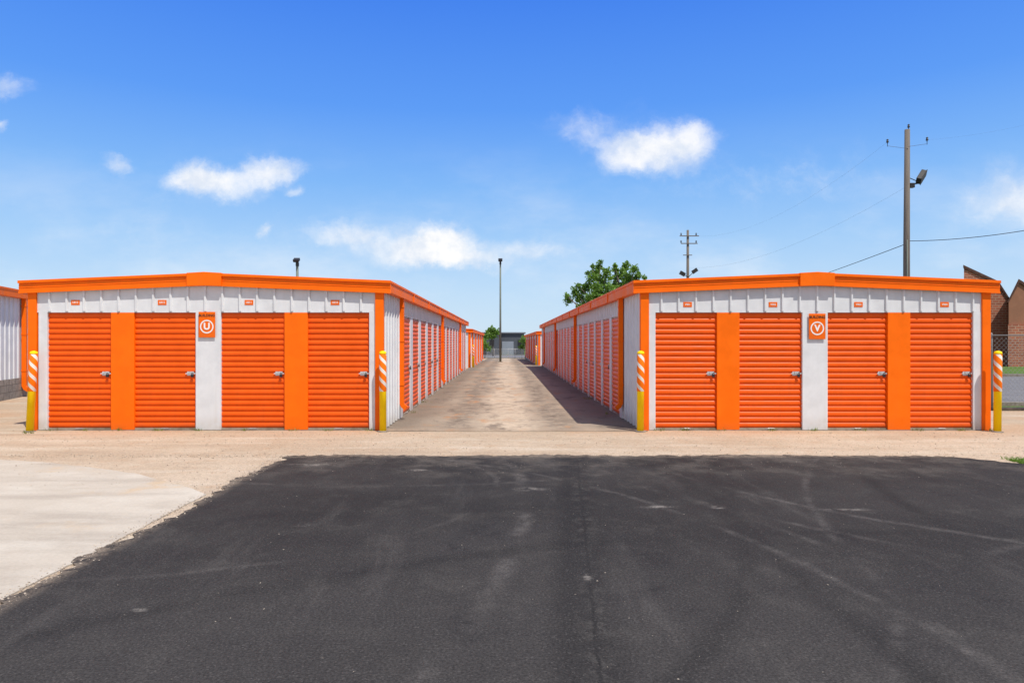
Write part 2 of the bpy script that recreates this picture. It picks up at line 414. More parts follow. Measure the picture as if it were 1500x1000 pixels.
def storage_building(x0, x1, y0, L, zb, front, side, dstart, dpitch, ndoors, spouts, label, detail=True):
    W = x1 - x0
    cx = (x0 + x1) / 2
    E = empty('storage_building', (cx, y0, zb), (0, 0, 0), label, 'building', 'rows of self storage buildings')
    a, b = -W / 2, W / 2
    def top(x): return ZE0 + RISE * (1 - abs(x) / (W / 2))
    vs, fs = [], []
    for yy in (0.06, L):
        vs += [(a + .03, yy, 0), (b - .03, yy, 0), (b - .03, yy, ZE0 + .1), (0, yy, ZE0 + .1 + RISE), (a + .03, yy, ZE0 + .1)]
    fs = [(0, 1, 2, 3, 4), (9, 8, 7, 6, 5), (0, 5, 6, 1), (1, 6, 7, 2), (4, 9, 5, 0)]
    obj('wall', mk(vs, fs), E, M_wall)
    o = 0.10
    vs = []
    for yy in (-0.05, L + 0.08):
        vs += [(a - o, yy, ZE1 - .035), (0, yy, ZE1 - .035 + RISE), (b + o, yy, ZE1 - .035), (b + o, yy, ZE1 - .06), (0, yy, ZE1 - .06 + RISE), (a - o, yy, ZE1 - .06)]
    fs = [(0, 1, 7, 6), (1, 2, 8, 7), (3, 4, 10, 9), (4, 5, 11, 10), (0, 5, 4, 1), (1, 4, 3, 2), (6, 7, 10, 11), (7, 8, 9, 10), (2, 3, 9, 8), (5, 0, 6, 11)]
    obj('roof', mk(vs, fs), E, M_roof)
    ov = 0.14
    def fas(yf, yb, zl, zh, hx):
        vs = []
        for yy in (yf, yb):
            vs += [(-hx, yy, zl), (0, yy, zl + RISE), (hx, yy, zl), (hx, yy, zh), (0, yy, zh + RISE), (-hx, yy, zh)]
        fs = [(0, 1, 4, 5), (1, 2, 3, 4), (7, 6, 11, 10), (8, 7, 10, 9), (5, 4, 10, 11), (4, 3, 9, 10), (1, 0, 6, 7), (2, 1, 7, 8), (0, 5, 11, 6), (3, 2, 8, 9)]
        return vs, fs
    hx = W / 2 + ov
    bevel(obj('gable_fascia', merge([fas(-0.080, -0.050, ZE0, ZE1 - .045, hx), fas(-0.108, -0.048, ZE1 - .043, ZE1 + .008, hx + .004), fas(-0.094, -0.081, ZE0 - .004, ZE0 + .026, hx + .002), fas(-0.087, -0.081, ZE0 + .095, ZE0 + .105, hx + .001)]), E, M_orange), 0.004)
    rc = 0.31
    k = RISE * rc / (W / 2)
    vs = []
    for yy in (-0.120, -0.03):
        vs += [(-rc, yy, ZE0 + RISE - k + .0), (0, yy, ZE0 + RISE - .006), (rc, yy, ZE0 + RISE - k), (rc, yy, ZE1 + RISE - k + .018), (0, yy, ZE1 + RISE + .022), (-rc, yy, ZE1 + RISE - k + .018)]
    bevel(obj('ridge_cap', mk(vs, [(0, 1, 4, 5), (1, 2, 3, 4), (7, 6, 11, 10), (8, 7, 10, 9), (5, 4, 10, 11), (4, 3, 9, 10), (1, 0, 6, 7), (2, 1, 7, 8), (0, 5, 11, 6), (3, 2, 8, 9)]), E, M_orange), 0.004)
    for s in (-1, 1):
        xa, xb = sorted((s * (W / 2 + .012), s * (W / 2 + ov - .004)))
        xl, xm = sorted((s * (W / 2 + ov - .004), s * (W / 2 + ov + .012)))
        joints = [(xl - .003, xm + .003, yj, yj + .05, ZE0 + .008, ZE1 + .006) for yj in np.arange(3.0, L, 3.05)]
        bevel(obj('gutter', boxes([(xa, xb, -0.046, L + .1, ZE0 + .01, ZE1 - .005), (xl, xm, -0.045, L + .1, ZE1 - .04, ZE1 + .004)] + joints), E, M_orange), 0.004)
    for s in (-1, 1):
        xa, xb = sorted((s * (W / 2 - .15), s * (W / 2 + .004)))
        bevel(obj('corner_trim', boxes([(xa, xb, -0.045, 0.055, 0.0, ZE0 + .02)]), E, M_orange), 0.006)
    hw = W - 0.30
    pan = ribbed(hw, 2.15, lambda x: top(x - hw / 2) + .03, 0.3125, .030, .156)
    obj('ribbed_header_panel', pan, E, M_white, (-hw / 2, -0.012, 0))
    obj('header_trim', boxes([(-hw / 2, hw / 2, -0.016, 0.055, 2.128, 2.152)]), E, M_white)
    if front:
        for kind, p0, p1 in front:
            xa, xb = fx(p0) - cx, fx(p1) - cx
            if kind == 'd':
                add_door(E, (xa + xb) / 2, 0.040, 0, (xb - xa) / DW, True, True)
            else:
                bevel(obj('pilaster' if kind in 'ow' and (p1 - p0) > 20 else 'door_jamb', boxes([(xa, xb, -0.018, 0.055, 0.0, 2.127)]), E, M_orange if kind == 'o' else M_white), 0.004)
    else:
        obj('front_panel', ribbed(hw, 0.02, 2.128), E, M_white, (-hw / 2, -0.012, 0))
    s = side; rz = s * math.pi / 2
    xs = s * (W / 2)
    def sp(y_a, y_b, z0, z1):
        return ribbed(y_b - y_a, z0, z1), (xs, y_a if s > 0 else y_b, 0)
    me, loc = sp(0.06, dstart - .2, 0.02, 2.5); obj('ribbed_side_panel', me, E, M_white, loc, (0, 0, rz))
    dend = dstart + ndoors * dpitch
    me, loc = sp(dstart - .2, min(L, dend + .1), 2.15, 2.5); obj('ribbed_header_panel', me, E, M_white, loc, (0, 0, rz))
    for i in range(ndoors):
        yc = dstart + (i + .5) * dpitch
        add_door(E, xs - s * 0.028, yc, rz, 1.0, i < 5 and detail, i % 3 != 2)
    for i in range(ndoors + 1):
        yc = dstart + i * dpitch; h = (dpitch - DW) / 2
        xa, xb = sorted((xs - s * .028, xs + s * .012))
        bevel(obj('pilaster', boxes([(xa, xb, yc - h, yc + h, 0, 2.149)]), E, M_white), 0.004)
    for y in spouts:
        obj('downspout', downspout_mesh(s), E, M_orange, (xs + s * 0.012, y, 0))
    obj('foundation', boxes([(a - .01, b + .01, -0.03, L, -0.3, 0.012)]), E, M_found)
    return E

U = [('w', 57, 70), ('d', 70, 163), ('o', 163, 197), ('d', 197, 287), ('w', 287, 324), ('d', 324, 417), ('o', 417, 451), ('d', 451, 541), ('w', 541, 550)]
V = [('w', 950, 960), ('d', 960, 1050), ('o', 1050, 1083), ('d', 1083, 1175), ('w', 1175, 1212), ('d', 1212, 1300), ('o', 1300, 1333), ('d', 1333, 1425), ('w', 1425, 1437)]
storage_building(fx(43), fx(562), D, 26.2, 0, U, +1, 2.05, 1.56, 15, [1.72, 10.9, 20.1], 'low white storage building with orange roll-up doors and trim, marked U')
storage_building(fx(938), fx(1449), D, 33.5, 0, V, -1, 2.05, 1.40, 22, [1.72, 10.9, 20.1, 29.3], 'low white storage building with orange roll-up doors and trim, marked V')
storage_building(fx(43), fx(562), 43.5, 24, gz(50) - .15, None, +1, 1.5, 1.53, 14, [1.0, 6, 11, 16, 21], 'further low storage building with orange trim behind the first', False)
storage_building(fx(938), fx(1449), 50.5, 32, gz(58) - .1, None, -1, 1.5, 1.53, 18, [1.0, 6, 11, 16, 21, 27], 'further low storage building with orange trim down the lane', False)

# ------------------------------------------------------------- signs
def text_data(s, size, loc, extr=0.001, bold=0.0):
    c = bpy.data.curves.new('t', 'FONT'); c.body = s; c.size = size; c.align_x = 'CENTER'; c.align_y = 'CENTER'; c.extrude = extr; c.offset = bold
    o = bpy.data.objects.new('t', c); COL.objects.link(o)
    bpy.context.view_layer.update()
    dg = bpy.context.evaluated_depsgraph_get()
    me = bpy.data.meshes.new_from_object(o.evaluated_get(dg))
    bpy.data.objects.remove(o)
    M = Matrix.Translation(loc) @ Matrix.Rotation(math.pi / 2, 4, 'X')
    me.transform(M); return me
def number_sign(px, py, txt):
    x = fx(px); z = CAMZ + (500 - py) / S
    w, h = 0.155, 0.090
    o = obj('unit_number_sign', boxes([(-w / 2, w / 2, -0.002, 0.002, -h / 2, h / 2)]), None, M_orange, (x, D - 0.0155, z))
    tag(o, 'small orange unit number plate reading ' + txt + ' above door', 'sign', 'unit number plates above the doors')
    me = text_data(txt, 0.048, (0, -0.0035, 0), bold=0.0006); obj('lettering', me, o, M_text)
for px, t in zip((111, 238, 365, 491), ('U013', 'U012', 'U011', 'U010')): number_sign(px, 443, t)
for px, t in zip((1007, 1132, 1257, 1383), ('V001', 'V002', 'V003', 'V004')): number_sign(px, 446, t)
def building_sign(px, py, letter):
    x = fx(px); z = CAMZ + (500 - py) / S
    w, h = 0.30, 0.46
    o = obj('building_sign', boxes([(-w / 2, w / 2, -0.003, 0.003, -h / 2, h / 2)]), None, M_orange, (x, D - 0.046, z))
    bevel(o, 0.002)
    tag(o, 'orange sign reading BUILDING ' + letter + ' with white ring', 'sign', 'building letter signs')
    obj('lettering', text_data('BUILDING', 0.064, (0, -0.0055, 0.165), bold=0.0018), o, M_textdark)
    n = 40; vs, fs = [], []
    for r in (0.100, 0.122):
        for k in range(n):
            a = 2 * math.pi * k / n; vs.append((r * math.cos(a), -0.0055, r * math.sin(a) - 0.035))
    for k in range(n): fs.append((k, (k + 1) % n, n + (k + 1) % n, n + k))
    obj('ring_emblem', mk(vs, fs), o, M_text)
    obj('letter_emblem', text_data(letter, 0.165, (0, -0.0055, -0.035), bold=0.006), o, M_text)
building_sign(304.5, 475.5, 'U'); building_sign(1195.5, 478, 'V')

# ------------------------------------------------------------- bollards
post = tube([(0, 0, 0), (0, 0, 1.36), (0, 0, 1.40), (0, 0, 1.425), (0, 0, 1.437)], [0.061, 0.061, 0.052, 0.034, 0.008], 24)
sl = tube([(0, 0, 0.72), (0, 0, 0.725), (0, 0, 1.375), (0, 0, 1.38)], [0.062, 0.065, 0.065, 0.062], 24)
cap = tube([(0, 0, 1.381), (0, 0, 1.40), (0, 0, 1.425), (0, 0, 1.44)], [0.064, 0.064, 0.055, 0.010], 24)
base = tube([(0, 0, 0), (0, 0, 0.012), (0, 0, 0.02)], [0.10, 0.09, 0.064], 20)
post.materials.append(M_yellow); sl.materials.append(M_stripe); cap.materials.append(M_yellow); base.materials.append(M_found)
def bollard(X, Y, tilt=(0, 0), zb=0.0, spin=0.0, lab='yellow steel bollard with orange and white stripes at building corner'):
    o = obj('bollard', post, None, None, (X, Y, zb), (tilt[0], tilt[1], spin))
    tag(o, lab, 'bollard', 'yellow bollards at building corners')
    obj('striped_sleeve', sl, o); obj('cap', cap, o); obj('base_collar', base, o)
YB = 12.16
def bx(px): return (px - 740) * YB / 1000
bollard(bx(43.5), YB, (0, 0.045), 0, 0.3, 'slightly leaning yellow bollard with orange and white stripes')
bollard(bx(561), YB, (0, -0.018), 0, 1.6)
bollard(bx(938), YB, (0, 0.006), 0, -0.8)
bollard(bx(1458), YB - .05, (0, -0.006), 0, 2.4)
bollard(-2.02, 43.2, (0, 0), gz(43), 1.0); bollard(2.28, 50.2, (0, 0), gz(50), 0.0)

# ------------------------------------------------------------- neighbouring building
def block_mat():
    m, g, b = newmat('concrete_block')
    c = g.coord(); x, y, z = g.sep(c)
    br = g.node('ShaderNodeTexBrick'); g.put(br.inputs['Vector'], g.comb(g.m('ADD', x, y), z, 0.0))
    br.inputs['Scale'].default_value = 1; br.inputs['Brick Width'].default_value = .4; br.inputs['Row Height'].default_value = .2; br.inputs['Mortar Size'].default_value = .01
    g.put(br.inputs['Color1'], (0.25, 0.225, 0.19)); g.put(br.inputs['Color2'], (0.34, 0.30, 0.25)); g.put(br.inputs['Mortar'], (0.14, 0.12, 0.10))
    n = g.noise(c, 9, 5); setp(g, b, Base_Color=g.mix(g.ss(n, .4, .7, 0, .6), br.outputs[0], (0.15, 0.13, .11)), Roughness=.95)
    g.l.new(g.bump(n, .8, .02), b.inputs['Normal']); return m
E = empty('metal_building', (-13.62, 18.4, 0), (0, 0, math.radians(17)), 'white ribbed metal building with orange gutter and block base', 'building')
obj('wall', boxes([(-9, -0.03, -8, 9, 0.5, 2.95)]), E, M_wall)
obj('ribbed_side_panel', ribbed(17, 0.55, 2.86), E, M_white, (0.0, -8, 0), (0, 0, math.pi / 2))
obj('block_base', boxes([(-9, 0.03, -8.02, 9.02, -0.1, 0.56)]), E, block_mat())
bevel(obj('gutter', boxes([(0.0, 0.16, -8.1, 9.1, 2.84, 3.06), (0.161, 0.172, -8.1, 9.1, 3.02, 3.07)]), E, M_orange), .004)
vs = []
for yy in (-8.05, 9.05): vs += [(-9.1, yy, 3.0), (-4.5, yy, 3.5), (0.02, yy, 3.02), (0.02, yy, 2.93), (-4.5, yy, 3.4), (-9.1, yy, 2.9)]
obj('roof', mk(vs, [(0, 1, 7, 6), (1, 2, 8, 7), (3, 4, 10, 9), (4, 5, 11, 10), (0, 5, 4, 1), (1, 4, 3, 2), (6, 7, 10, 11), (7, 8, 9, 10)]), E, M_roof)
ds = obj('downspout', downspout_mesh(1), E, M_orange, (0.03, 1.45, -0.08)); ds.scale = (1.2, 1.2, 1.17)

# ------------------------------------------------------------- ground sheets
def sheet(name, poly, z, mat, skirt=0.0, label='', jag=0.0, seg=0.06):
    pts = []
    n = len(poly)
    for i in range(n):
        p, q = Vector(poly[i]), Vector(poly[(i + 1) % n])
        L = (q - p).length
        k = max(1, int(min(L / seg, 400))) if jag > 0 else 1
        for j in range(k):
            r = p.lerp(q, j / k)
            if jag > 0:
                nn = Vector((-(q - p).y, (q - p).x)).normalized()
                r = r + nn * (random.gauss(0, jag) * .5 + math.sin((r.x + r.y) * 2.3) * jag * .9 + math.sin((r.x - r.y) * 7.1) * jag * .5 + math.sin((r.x * 1.3 + r.y) * 17) * jag * .35)
            pts.append(r)
    N = len(pts)
    vs = [(p.x, p.y, z) for p in pts]; fs = [tuple(range(N))]
    if skirt:
        vs += [(p.x, p.y, z - skirt) for p in pts]
        fs += [(i, N + i, N + (i + 1) % N, (i + 1) % N) for i in range(N)]
    me = mk(vs, fs)
    bm = bmesh.new(); bm.from_mesh(me); bmesh.ops.recalc_face_normals(bm, faces=bm.faces)
    big = max(bm.faces, key=lambda f: f.calc_area())
    if big.normal.z < 0: bmesh.ops.reverse_faces(bm, faces=bm.faces)
    bmesh.ops.triangulate(bm, faces=[f for f in bm.faces if len(f.verts) > 4]); bm.to_mesh(me); bm.free()
    o = obj(name, me, None, mat); o['kind'] = 'structure'; tag(o, label, name.split('_')[-1]); return o
def strip(name, xs, ys, dz, mat, label):
    vs, fs = [], []
    for y in ys:
        for x in xs: vs.append((x, y, gz(y) + dz))
    nx = len(xs)
    for j in range(len(ys) - 1):
        for i in range(nx - 1):
            k = j * nx + i; fs.append((k, k + 1, k + nx + 1, k + nx))
    o = obj(name, mk(vs, fs), None, mat); o['kind'] = 'structure'; tag(o, label, name.split('_')[-1]); return o
strip('ground', [-600, -60, 0, 60, 600], [-30, 38, 120, 300, 900], 0, M_grav, 'tan weathered gravel paving around the buildings')
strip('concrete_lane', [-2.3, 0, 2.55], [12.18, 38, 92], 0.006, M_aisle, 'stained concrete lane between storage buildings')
strip('far_lawn', [-200, 200], [93, 120, 500], 0.02, M_grass, 'distant grass beyond the lane')
sheet('asphalt', [(-3.08, -14), (26, -14), (26, 7.9), (8.0, 8.1), (7.1, 8.5), (6.6, 9.0), (6.1, 9.45), (5.2, 9.56), (-3.06, 9.56)], 0.014, M_asph, 0.02, 'fresh black asphalt lot with tyre scuffs', 0.05)
sheet('concrete_slab', [(-3.12, -14), (-3.12, 7.14), (-3.45, 7.45), (-3.91, 7.83), (-4.5, 8.28), (-5.29, 8.68), (-6.0, 9.0), (-6.83, 9.22), (-9, 9.5), (-30, 9.6), (-30, -14)], 0.012, M_slab, 0.02, 'pale weathered concrete slab beside the asphalt', 0.008)
sheet('grass_verge', [(6.8, 9.2), (6.85, 8.9), (7.2, 8.5), (8.0, 8.15), (26, 7.95), (26, 9.3), (9, 9.3)], 0.02, M_grass, 0.02, 'green grass verge at the asphalt edge', 0.03)
sheet('grass_lawn', [(11.5, 16.3), (60, 16.3), (60, 60), (11.5, 60)], 0.006, M_grass, 0, 'mown lawn behind chain link fence')
sheet('road', [(11.5, 17.1), (60, 17.1), (60, 31), (11.5, 31)], 0.012, M_road, 0, 'grey road behind the chain link fence')
o = obj('curb', boxes([(11.5, 60, 31, 31.2, 0, .13), (11.5, 60, 16.9, 17.1, 0, .10)]), None, M_found); o['kind'] = 'structure'; tag(o, 'pale concrete kerbs along the road', 'curb')

def stones(n, region, smin, smax, name, label, z=0.0, dark=(0.16, 0.12, 0.09), light=(0.55, 0.46, 0.36)):
    oc = np.array([(1, 0, 0), (-1, 0, 0), (0, 1, 0), (0, -1, 0), (0, 0, 1), (0, 0, -1)], float)
    F = [(0, 2, 4), (2, 1, 4), (1, 3, 4), (3, 0, 4), (2, 0, 5), (1, 2, 5), (3, 1, 5), (0, 3, 5)]
    V, FF = [], []
    for i in range(n):
        x, y = region(); s = smin + (smax - smin) * rng.random() ** 3
        a = rng.random() * 6.28; ca, sa = math.cos(a), math.sin(a)
        p = oc * (s * (0.7 + .6 * rng.random(3))) * np.array([1, 1, .6]) + rng.normal(0, s * .15, (6, 3))
        q = np.stack([p[:, 0] * ca - p[:, 1] * sa + x, p[:, 0] * sa + p[:, 1] * ca + y, p[:, 2] + z + s * .2], 1)
        k = len(V); V += [tuple(v) for v in q]; FF += [tuple(j + k for j in f) for f in F]
    m, g, b = newmat(name + '_stone')
    r = g.node('ShaderNodeNewGeometry').outputs['Random Per Island']
    setp(g, b, Base_Color=g.mix(r, dark, light), Roughness=.95)
    o = obj(name, mk(V, FF), None, m); o['kind'] = 'stuff'; tag(o, label, 'gravel')
def reg1():
    while True:
        x = rng.uniform(-9.5, 11.5); y = rng.uniform(9.35, 12.3)
        if rng.random() < 0.45: y = 9.54 + abs(rng.normal(0, .12)) - .06
        if x > 6.3 and y < 9.6: continue
        return x, y
stones(6000, reg1, .004, .012, 'loose_gravel', 'loose tan gravel strewn before the buildings', .002, (.22, .17, .12))
def reg2():
    t = rng.random()
    if t < .8: return -3.1 + rng.normal(0, .06), rng.uniform(4, 9.5)
    return rng.uniform(-6.8, -3.1), rng.uniform(7.4, 9.4)
stones(1400, reg2, .004, .010, 'edge_gravel', 'loose gravel along the asphalt edge', .012)
def reg3():
    return (rng.uniform(-3, 9), 9.5 - abs(rng.normal(0, .6))) if rng.random() < .6 else (rng.uniform(-3, 8), rng.uniform(3, 9.5))
stones(1000, reg3, .003, .007, 'asphalt_grit', 'scattered grit on the asphalt', .014, (0.05, .045, .04), (.35, .3, .24))

def blades(n, region, h, w, name, mat, label, cat='grass', z=0.02):
    V, F = [], []
    for i in range(n):
        x, y = region(); a = rng.random() * 6.28; hh = h * (.5 + rng.random()); l = rng.normal(0, .35, 2) * hh
        dx, dy = math.cos(a) * w, math.sin(a) * w; k = len(V)
        V += [(x - dx, y - dy, z - .005), (x + dx, y + dy, z - .005), (x + l[0] * .4 + dx * .6, y + l[1] * .4 + dy * .6, z + hh * .6), (x + l[0], y + l[1], z + hh)]
        F += [(k, k + 1, k + 2), (k, k + 2, k + 3)]
    o = obj(name, mk(V, F), None, mat); o['kind'] = 'stuff'; tag(o, label, cat)
def rg():
    while True:
        x = rng.uniform(6.7, 10.5); y = rng.uniform(8.0, 9.3)
        if y > 9.25 or y < 8.1 + max(0, 8.0 - x) * .6: continue
        return x, y
blades(9000, rg, .035, .003, 'grass_tufts', M_blade, 'short green grass blades on the verge')
wc = [(fx(p), 12.28) for p in (75, 128, 176, 232, 290, 292, 360, 430, 480, 545, 965, 1000, 1056, 1130, 1190, 1260, 1345, 1405, 1447)] + [(-2.05, 15.3), (-2.1, 17.9), (2.25, 15), (2.3, 19), (-8.3, 11.9)]
def rw():
    c = wc[rng.integers(len(wc))]; return c[0] + rng.normal(0, .05), c[1] + rng.normal(0, .02)
blades(420, rw, .05, .006, 'weeds', M_weed, 'small weeds growing along building bases', 'weeds', .0)

# ------------------------------------------------------------- trees
def tree(X, Y, H, crown, nleaf, lsize, label, seed, name='tree'):
    r = np.random.default_rng(seed); zb = gz(Y)
    E = empty(name, (X, Y, zb), (0, 0, 0), label, 'tree')
    data = [tube_data([(0, 0, -.1), (.05, 0, H * .2), (0, .05, H * .42), (.06, 0, H * .62)], [H * .028, H * .021, H * .016, H * .01], 8)]
    for (cx, cy, cz_, cr) in crown:
        s = Vector((0, 0, H * (.25 + .3 * r.random()))); e = Vector((cx, cy, cz_))
        m_ = s.lerp(e, .5) + Vector((0, 0, .08 * H * r.random()))
        data.append(tube_data([s, m_, e], [H * .011, H * .007, H * .003], 6))
    obj('trunk', merge(data, True), E, M_wood)
    V, F = [], []; tw = sum(c[3] ** 2 for c in crown)
    for (cx, cy, cz_, cr) in crown:
        k_ = int(nleaf * cr ** 2 / tw)
        for i in range(k_):
            d = r.normal(0, 1, 3); d /= np.linalg.norm(d); rad = cr * (r.random() ** .5) * (1 + .4 * math.sin(d[0] * 5 + cx * 3) * math.cos(d[2] * 4 + cy))
            p = np.array([cx, cy, cz_]) + d * rad * np.array([1, 1, .95])
            n = r.normal(0, 1, 3) + np.array([0.2, -.5, .7]); n /= np.linalg.norm(n)
            a = np.cross(n, r.normal(0, 1, 3)); a /= np.linalg.norm(a); b_ = np.cross(n, a)
            s = lsize * (.6 + .8 * r.random()); k = len(V)
            V += [tuple(p - a * s), tuple(p + b_ * s * .55), tuple(p + a * s), tuple(p - b_ * s * .55)]; F.append((k, k + 1, k + 2, k + 3))
    obj('crown', mk(V, F), E, M_leaf); return E
def crown_px(lst, X, Y):
    out = []
    for px, py, rp in lst:
        w = P(px, py, Y); out.append((w.x - X, random.uniform(-1, 1), w.z - gz(Y), rp * Y / 1000))
    return out
YT = 52
cA = crown_px([(881, 383, 4), (879, 389, 6), (875, 397, 9), (886, 400, 8), (868, 407, 9), (882, 412, 10), (862, 418, 9), (874, 424, 11), (844, 427, 8), (835, 438, 8), (850, 436, 9), (866, 438, 11), (888, 424, 9), (880, 440, 14), (895, 446, 16), (858, 452, 16), (847, 418, 5), (830, 433, 4), (893, 408, 4), (869, 389, 4), (855, 424, 7), (863, 398, 4)], P(872, 0, YT).x, YT)
tree(P(872, 0, YT).x, YT, 7.8, cA, 10500, .085, 'leafy green tree rising behind storage roof', 3)
YT2 = 56
cB = crown_px([(902, 388, 4), (903, 394, 6), (921, 383, 3), (919, 389, 6), (914, 397, 7), (926, 396, 7), (936, 403, 6), (906, 404, 8), (919, 407, 10), (930, 410, 9), (942, 408, 4), (905, 418, 11), (918, 422, 13), (932, 422, 11)], P(914, 0, YT2).x, YT2)
tree(P(914, 0, YT2).x, YT2, 8.0, cB, 7500, .085, 'leafy green tree beside a taller tree behind roof', 5)
cC = crown_px([(722, 482, 5), (716, 486, 5), (728, 486, 5), (722, 490, 7), (714, 492, 6)], P(722, 0, 112).x, 112)
tree(P(722, 0, 112).x, 112, 4.4, cC, 1500, .16, 'dark round tree beyond the end of lane', 8)
cD = crown_px([(712, 505, 6), (708, 500, 6), (716, 511, 5), (706, 510, 6)], P(710, 0, 88).x, 88)
tree(P(710, 0, 88).x, 88, 2.3, cD, 900, .10, 'bright green shrub by the lane fence', 9, 'shrub')
cE = crown_px([(768, 498, 7), (772, 506, 7), (764, 508, 5)], P(769, 0, 88.5).x, 88.5)
tree(P(769, 0, 88.5).x, 88.5, 2.6, cE, 900, .10, 'green shrub at the lane end', 10, 'shrub')
V_, F_ = [], []
for i in range(9000):
    x = rng.uniform(-260, 260); y = 300 + rng.uniform(0, 8); top_ = 4.2 + 1.6 * math.sin(x * .13) + 1.1 * math.sin(x * .37 + 1) + rng.normal(0, .4)
    z = gz(300) + rng.random() * top_
    n = rng.normal(0, 1, 3); n /= np.linalg.norm(n); a = np.cross(n, rng.normal(0, 1, 3)); a /= np.linalg.norm(a); b_ = np.cross(n, a); s = .9
    k = len(V_); V_ += [(x + a[0] * s, y + a[1] * s, z + a[2] * s), (x + b_[0] * s, y + b_[1] * s, z + b_[2] * s), (x - a[0] * s, y - a[1] * s, z - a[2] * s), (x - b_[0] * s, y - b_[1] * s, z - b_[2] * s)]; F_.append((k, k + 1, k + 2, k + 3))
o = obj('distant_wood', mk(V_, F_), None, M_leaf); o['kind'] = 'stuff'; tag(o, 'far-off line of dark green trees', 'trees')

# ------------------------------------------------------------- far warehouse
E = empty('warehouse', (0, 130, gz(130)), label='long dark grey warehouse beyond the fence', category='building')
obj('wall', boxes([(-9, 3.6, 0, 20, 0, 4.1), (-3.6, -1.2, -1.5, 0, 0, 4.5)]), E, M_greyb)
obj('roof', boxes([(-9.3, 3.9, -.3, 20.3, 4.1, 4.35), (-3.8, -1.0, -1.7, -.31, 4.5, 4.65)]), E, paint('grey_roof_edge', (0.16, 0.175, 0.20), .6))
obj('loading_door', boxes([(-.6, 1.6, -.06, -.002, 0, 2.6)]), E, paint('pale_panel', (0.25, 0.28, 0.32), .6))
for wx in (-2.9, 2.4):
    obj('window', boxes([(wx, wx + .8, -1.56 if wx < 0 else -.06, -1.502 if wx < 0 else -.002, 1.6, 2.9)]), E, M_dark)
strip('far_yard', [-60, 60], [93.5, 129], 0.03, M_road, 'grey paved yard before the far warehouse')

# ------------------------------------------------------------- fences
def wire_mesh(w, h, pitch, r, z0=.05):
    data = []
    step = pitch * math.sqrt(2)
    t = -h
    while t < w:
        for s in (1, -1):
            if s > 0: xa, za, xb, zb_ = t, 0, t + h, h
            else: xa, za, xb, zb_ = t + h, 0, t, h
            x1c, x2c = max(0, min(w, xa)), max(0, min(w, xb))
            def zz(x): return za + (zb_ - za) * (x - xa) / (xb - xa)
            if abs(x1c - x2c) > 1e-4:
                y = .004 * s
                data.append(tube_data([(x1c, y, z0 + zz(x1c)), (x2c, y, z0 + zz(x2c))], r, 3, cap=False))
        t += step
    return merge(data)
def fence(X, Y, w, h, pitch, r, postgap, label, rz=0.0, zb=0, mat=None):
    E = empty('chain_link_fence', (X, Y, zb), (0, 0, rz), label, 'fence')
    mat = mat or M_steel
    obj('wire_mesh', wire_mesh(w, h - .1, pitch, r), E, mat)
    obj('top_rail', merge([tube_data([(0, 0.03, h), (w, 0.03, h)], .014, 8)], True), E, mat)
    n = int(round(w / postgap))
    pm = tube([(0, 0, -.1), (0, 0, h + .02), (0, 0, h + .06)], [.024, .024, .01], 10); pm.materials.append(mat)
    for i in range(n + 1): obj('post', pm, E, None, (i * w / n, .07, 0))
    return E
fence(11.45, 16.0, 7.6, 1.75, .075, .0028, 2.5, 'dull galvanised chain link fence beside grass and road', mat=M_fence)
fence(-3.2, 90, 7.2, 1.25, .16, .006, .9, 'low chain link fence across the end of lane', 0, gz(90))
o = obj('curb_edge', boxes([(11.3, 19, 15.8, 15.95, -0.02, .07)]), None, M_dark); o['kind'] = 'structure'; tag(o, 'dark low edging under the fence', 'curb')

# ------------------------------------------------------------- brick building
YQ = 45
E = empty('brick_building', (P(1440, 0, YQ).x, YQ, 0), label='red brick building with steep slanted parapet tops', category='building')
ex = E.location.x
SH = 0.72
def prism(pts, y0, y1):
    n = len(pts); vs = [(p[0] + SH * y0, y0, p[1]) for p in pts] + [(p[0] + SH * y1, y1, p[1]) for p in pts]
    fs = [tuple(range(n)), tuple(range(n, 2 * n))[::-1]] + [(i, i + n, (i + 1) % n + n, (i + 1) % n) for i in range(n)]
    return vs, fs
def q(px, py): w = P(px, py, YQ); return (w.x - ex, w.z)
def fix(me):
    bm = bmesh.new(); bm.from_mesh(me); bmesh.ops.recalc_face_normals(bm, faces=bm.faces); bm.to_mesh(me); bm.free(); return me
obj('wall', fix(merge([prism([q(1412, 536), q(1476.5, 536), q(1476.5, 437), q(1462, 415), q(1412, 390.5)], 0, 8)])), E, M_brick)
obj('parapet_coping', fix(merge([prism([q(1411, 392), q(1411, 388), q(1463, 412), q(1478.5, 436), q(1478.5, 440), q(1462, 416)], -.08, 8.05)])), E, M_brown)
obj('annex_wall', fix(merge([prism([q(1477, 536), q(1540, 536), q(1540, 446), q(1492, 415), q(1477, 441)], -1.5, 6)])), E, M_tan)
obj('annex_coping', fix(merge([prism([q(1475, 444), q(1491, 411.5), q(1541, 443), q(1541, 448), q(1492.5, 417), q(1477, 445)], -1.6, 6.05)])), E, M_brown)
obj('annex_brick_base', fix(merge([prism([q(1476, 536), q(1541, 536), q(1541, 476), q(1476, 476)], -1.7, -1.502)])), E, M_brick)

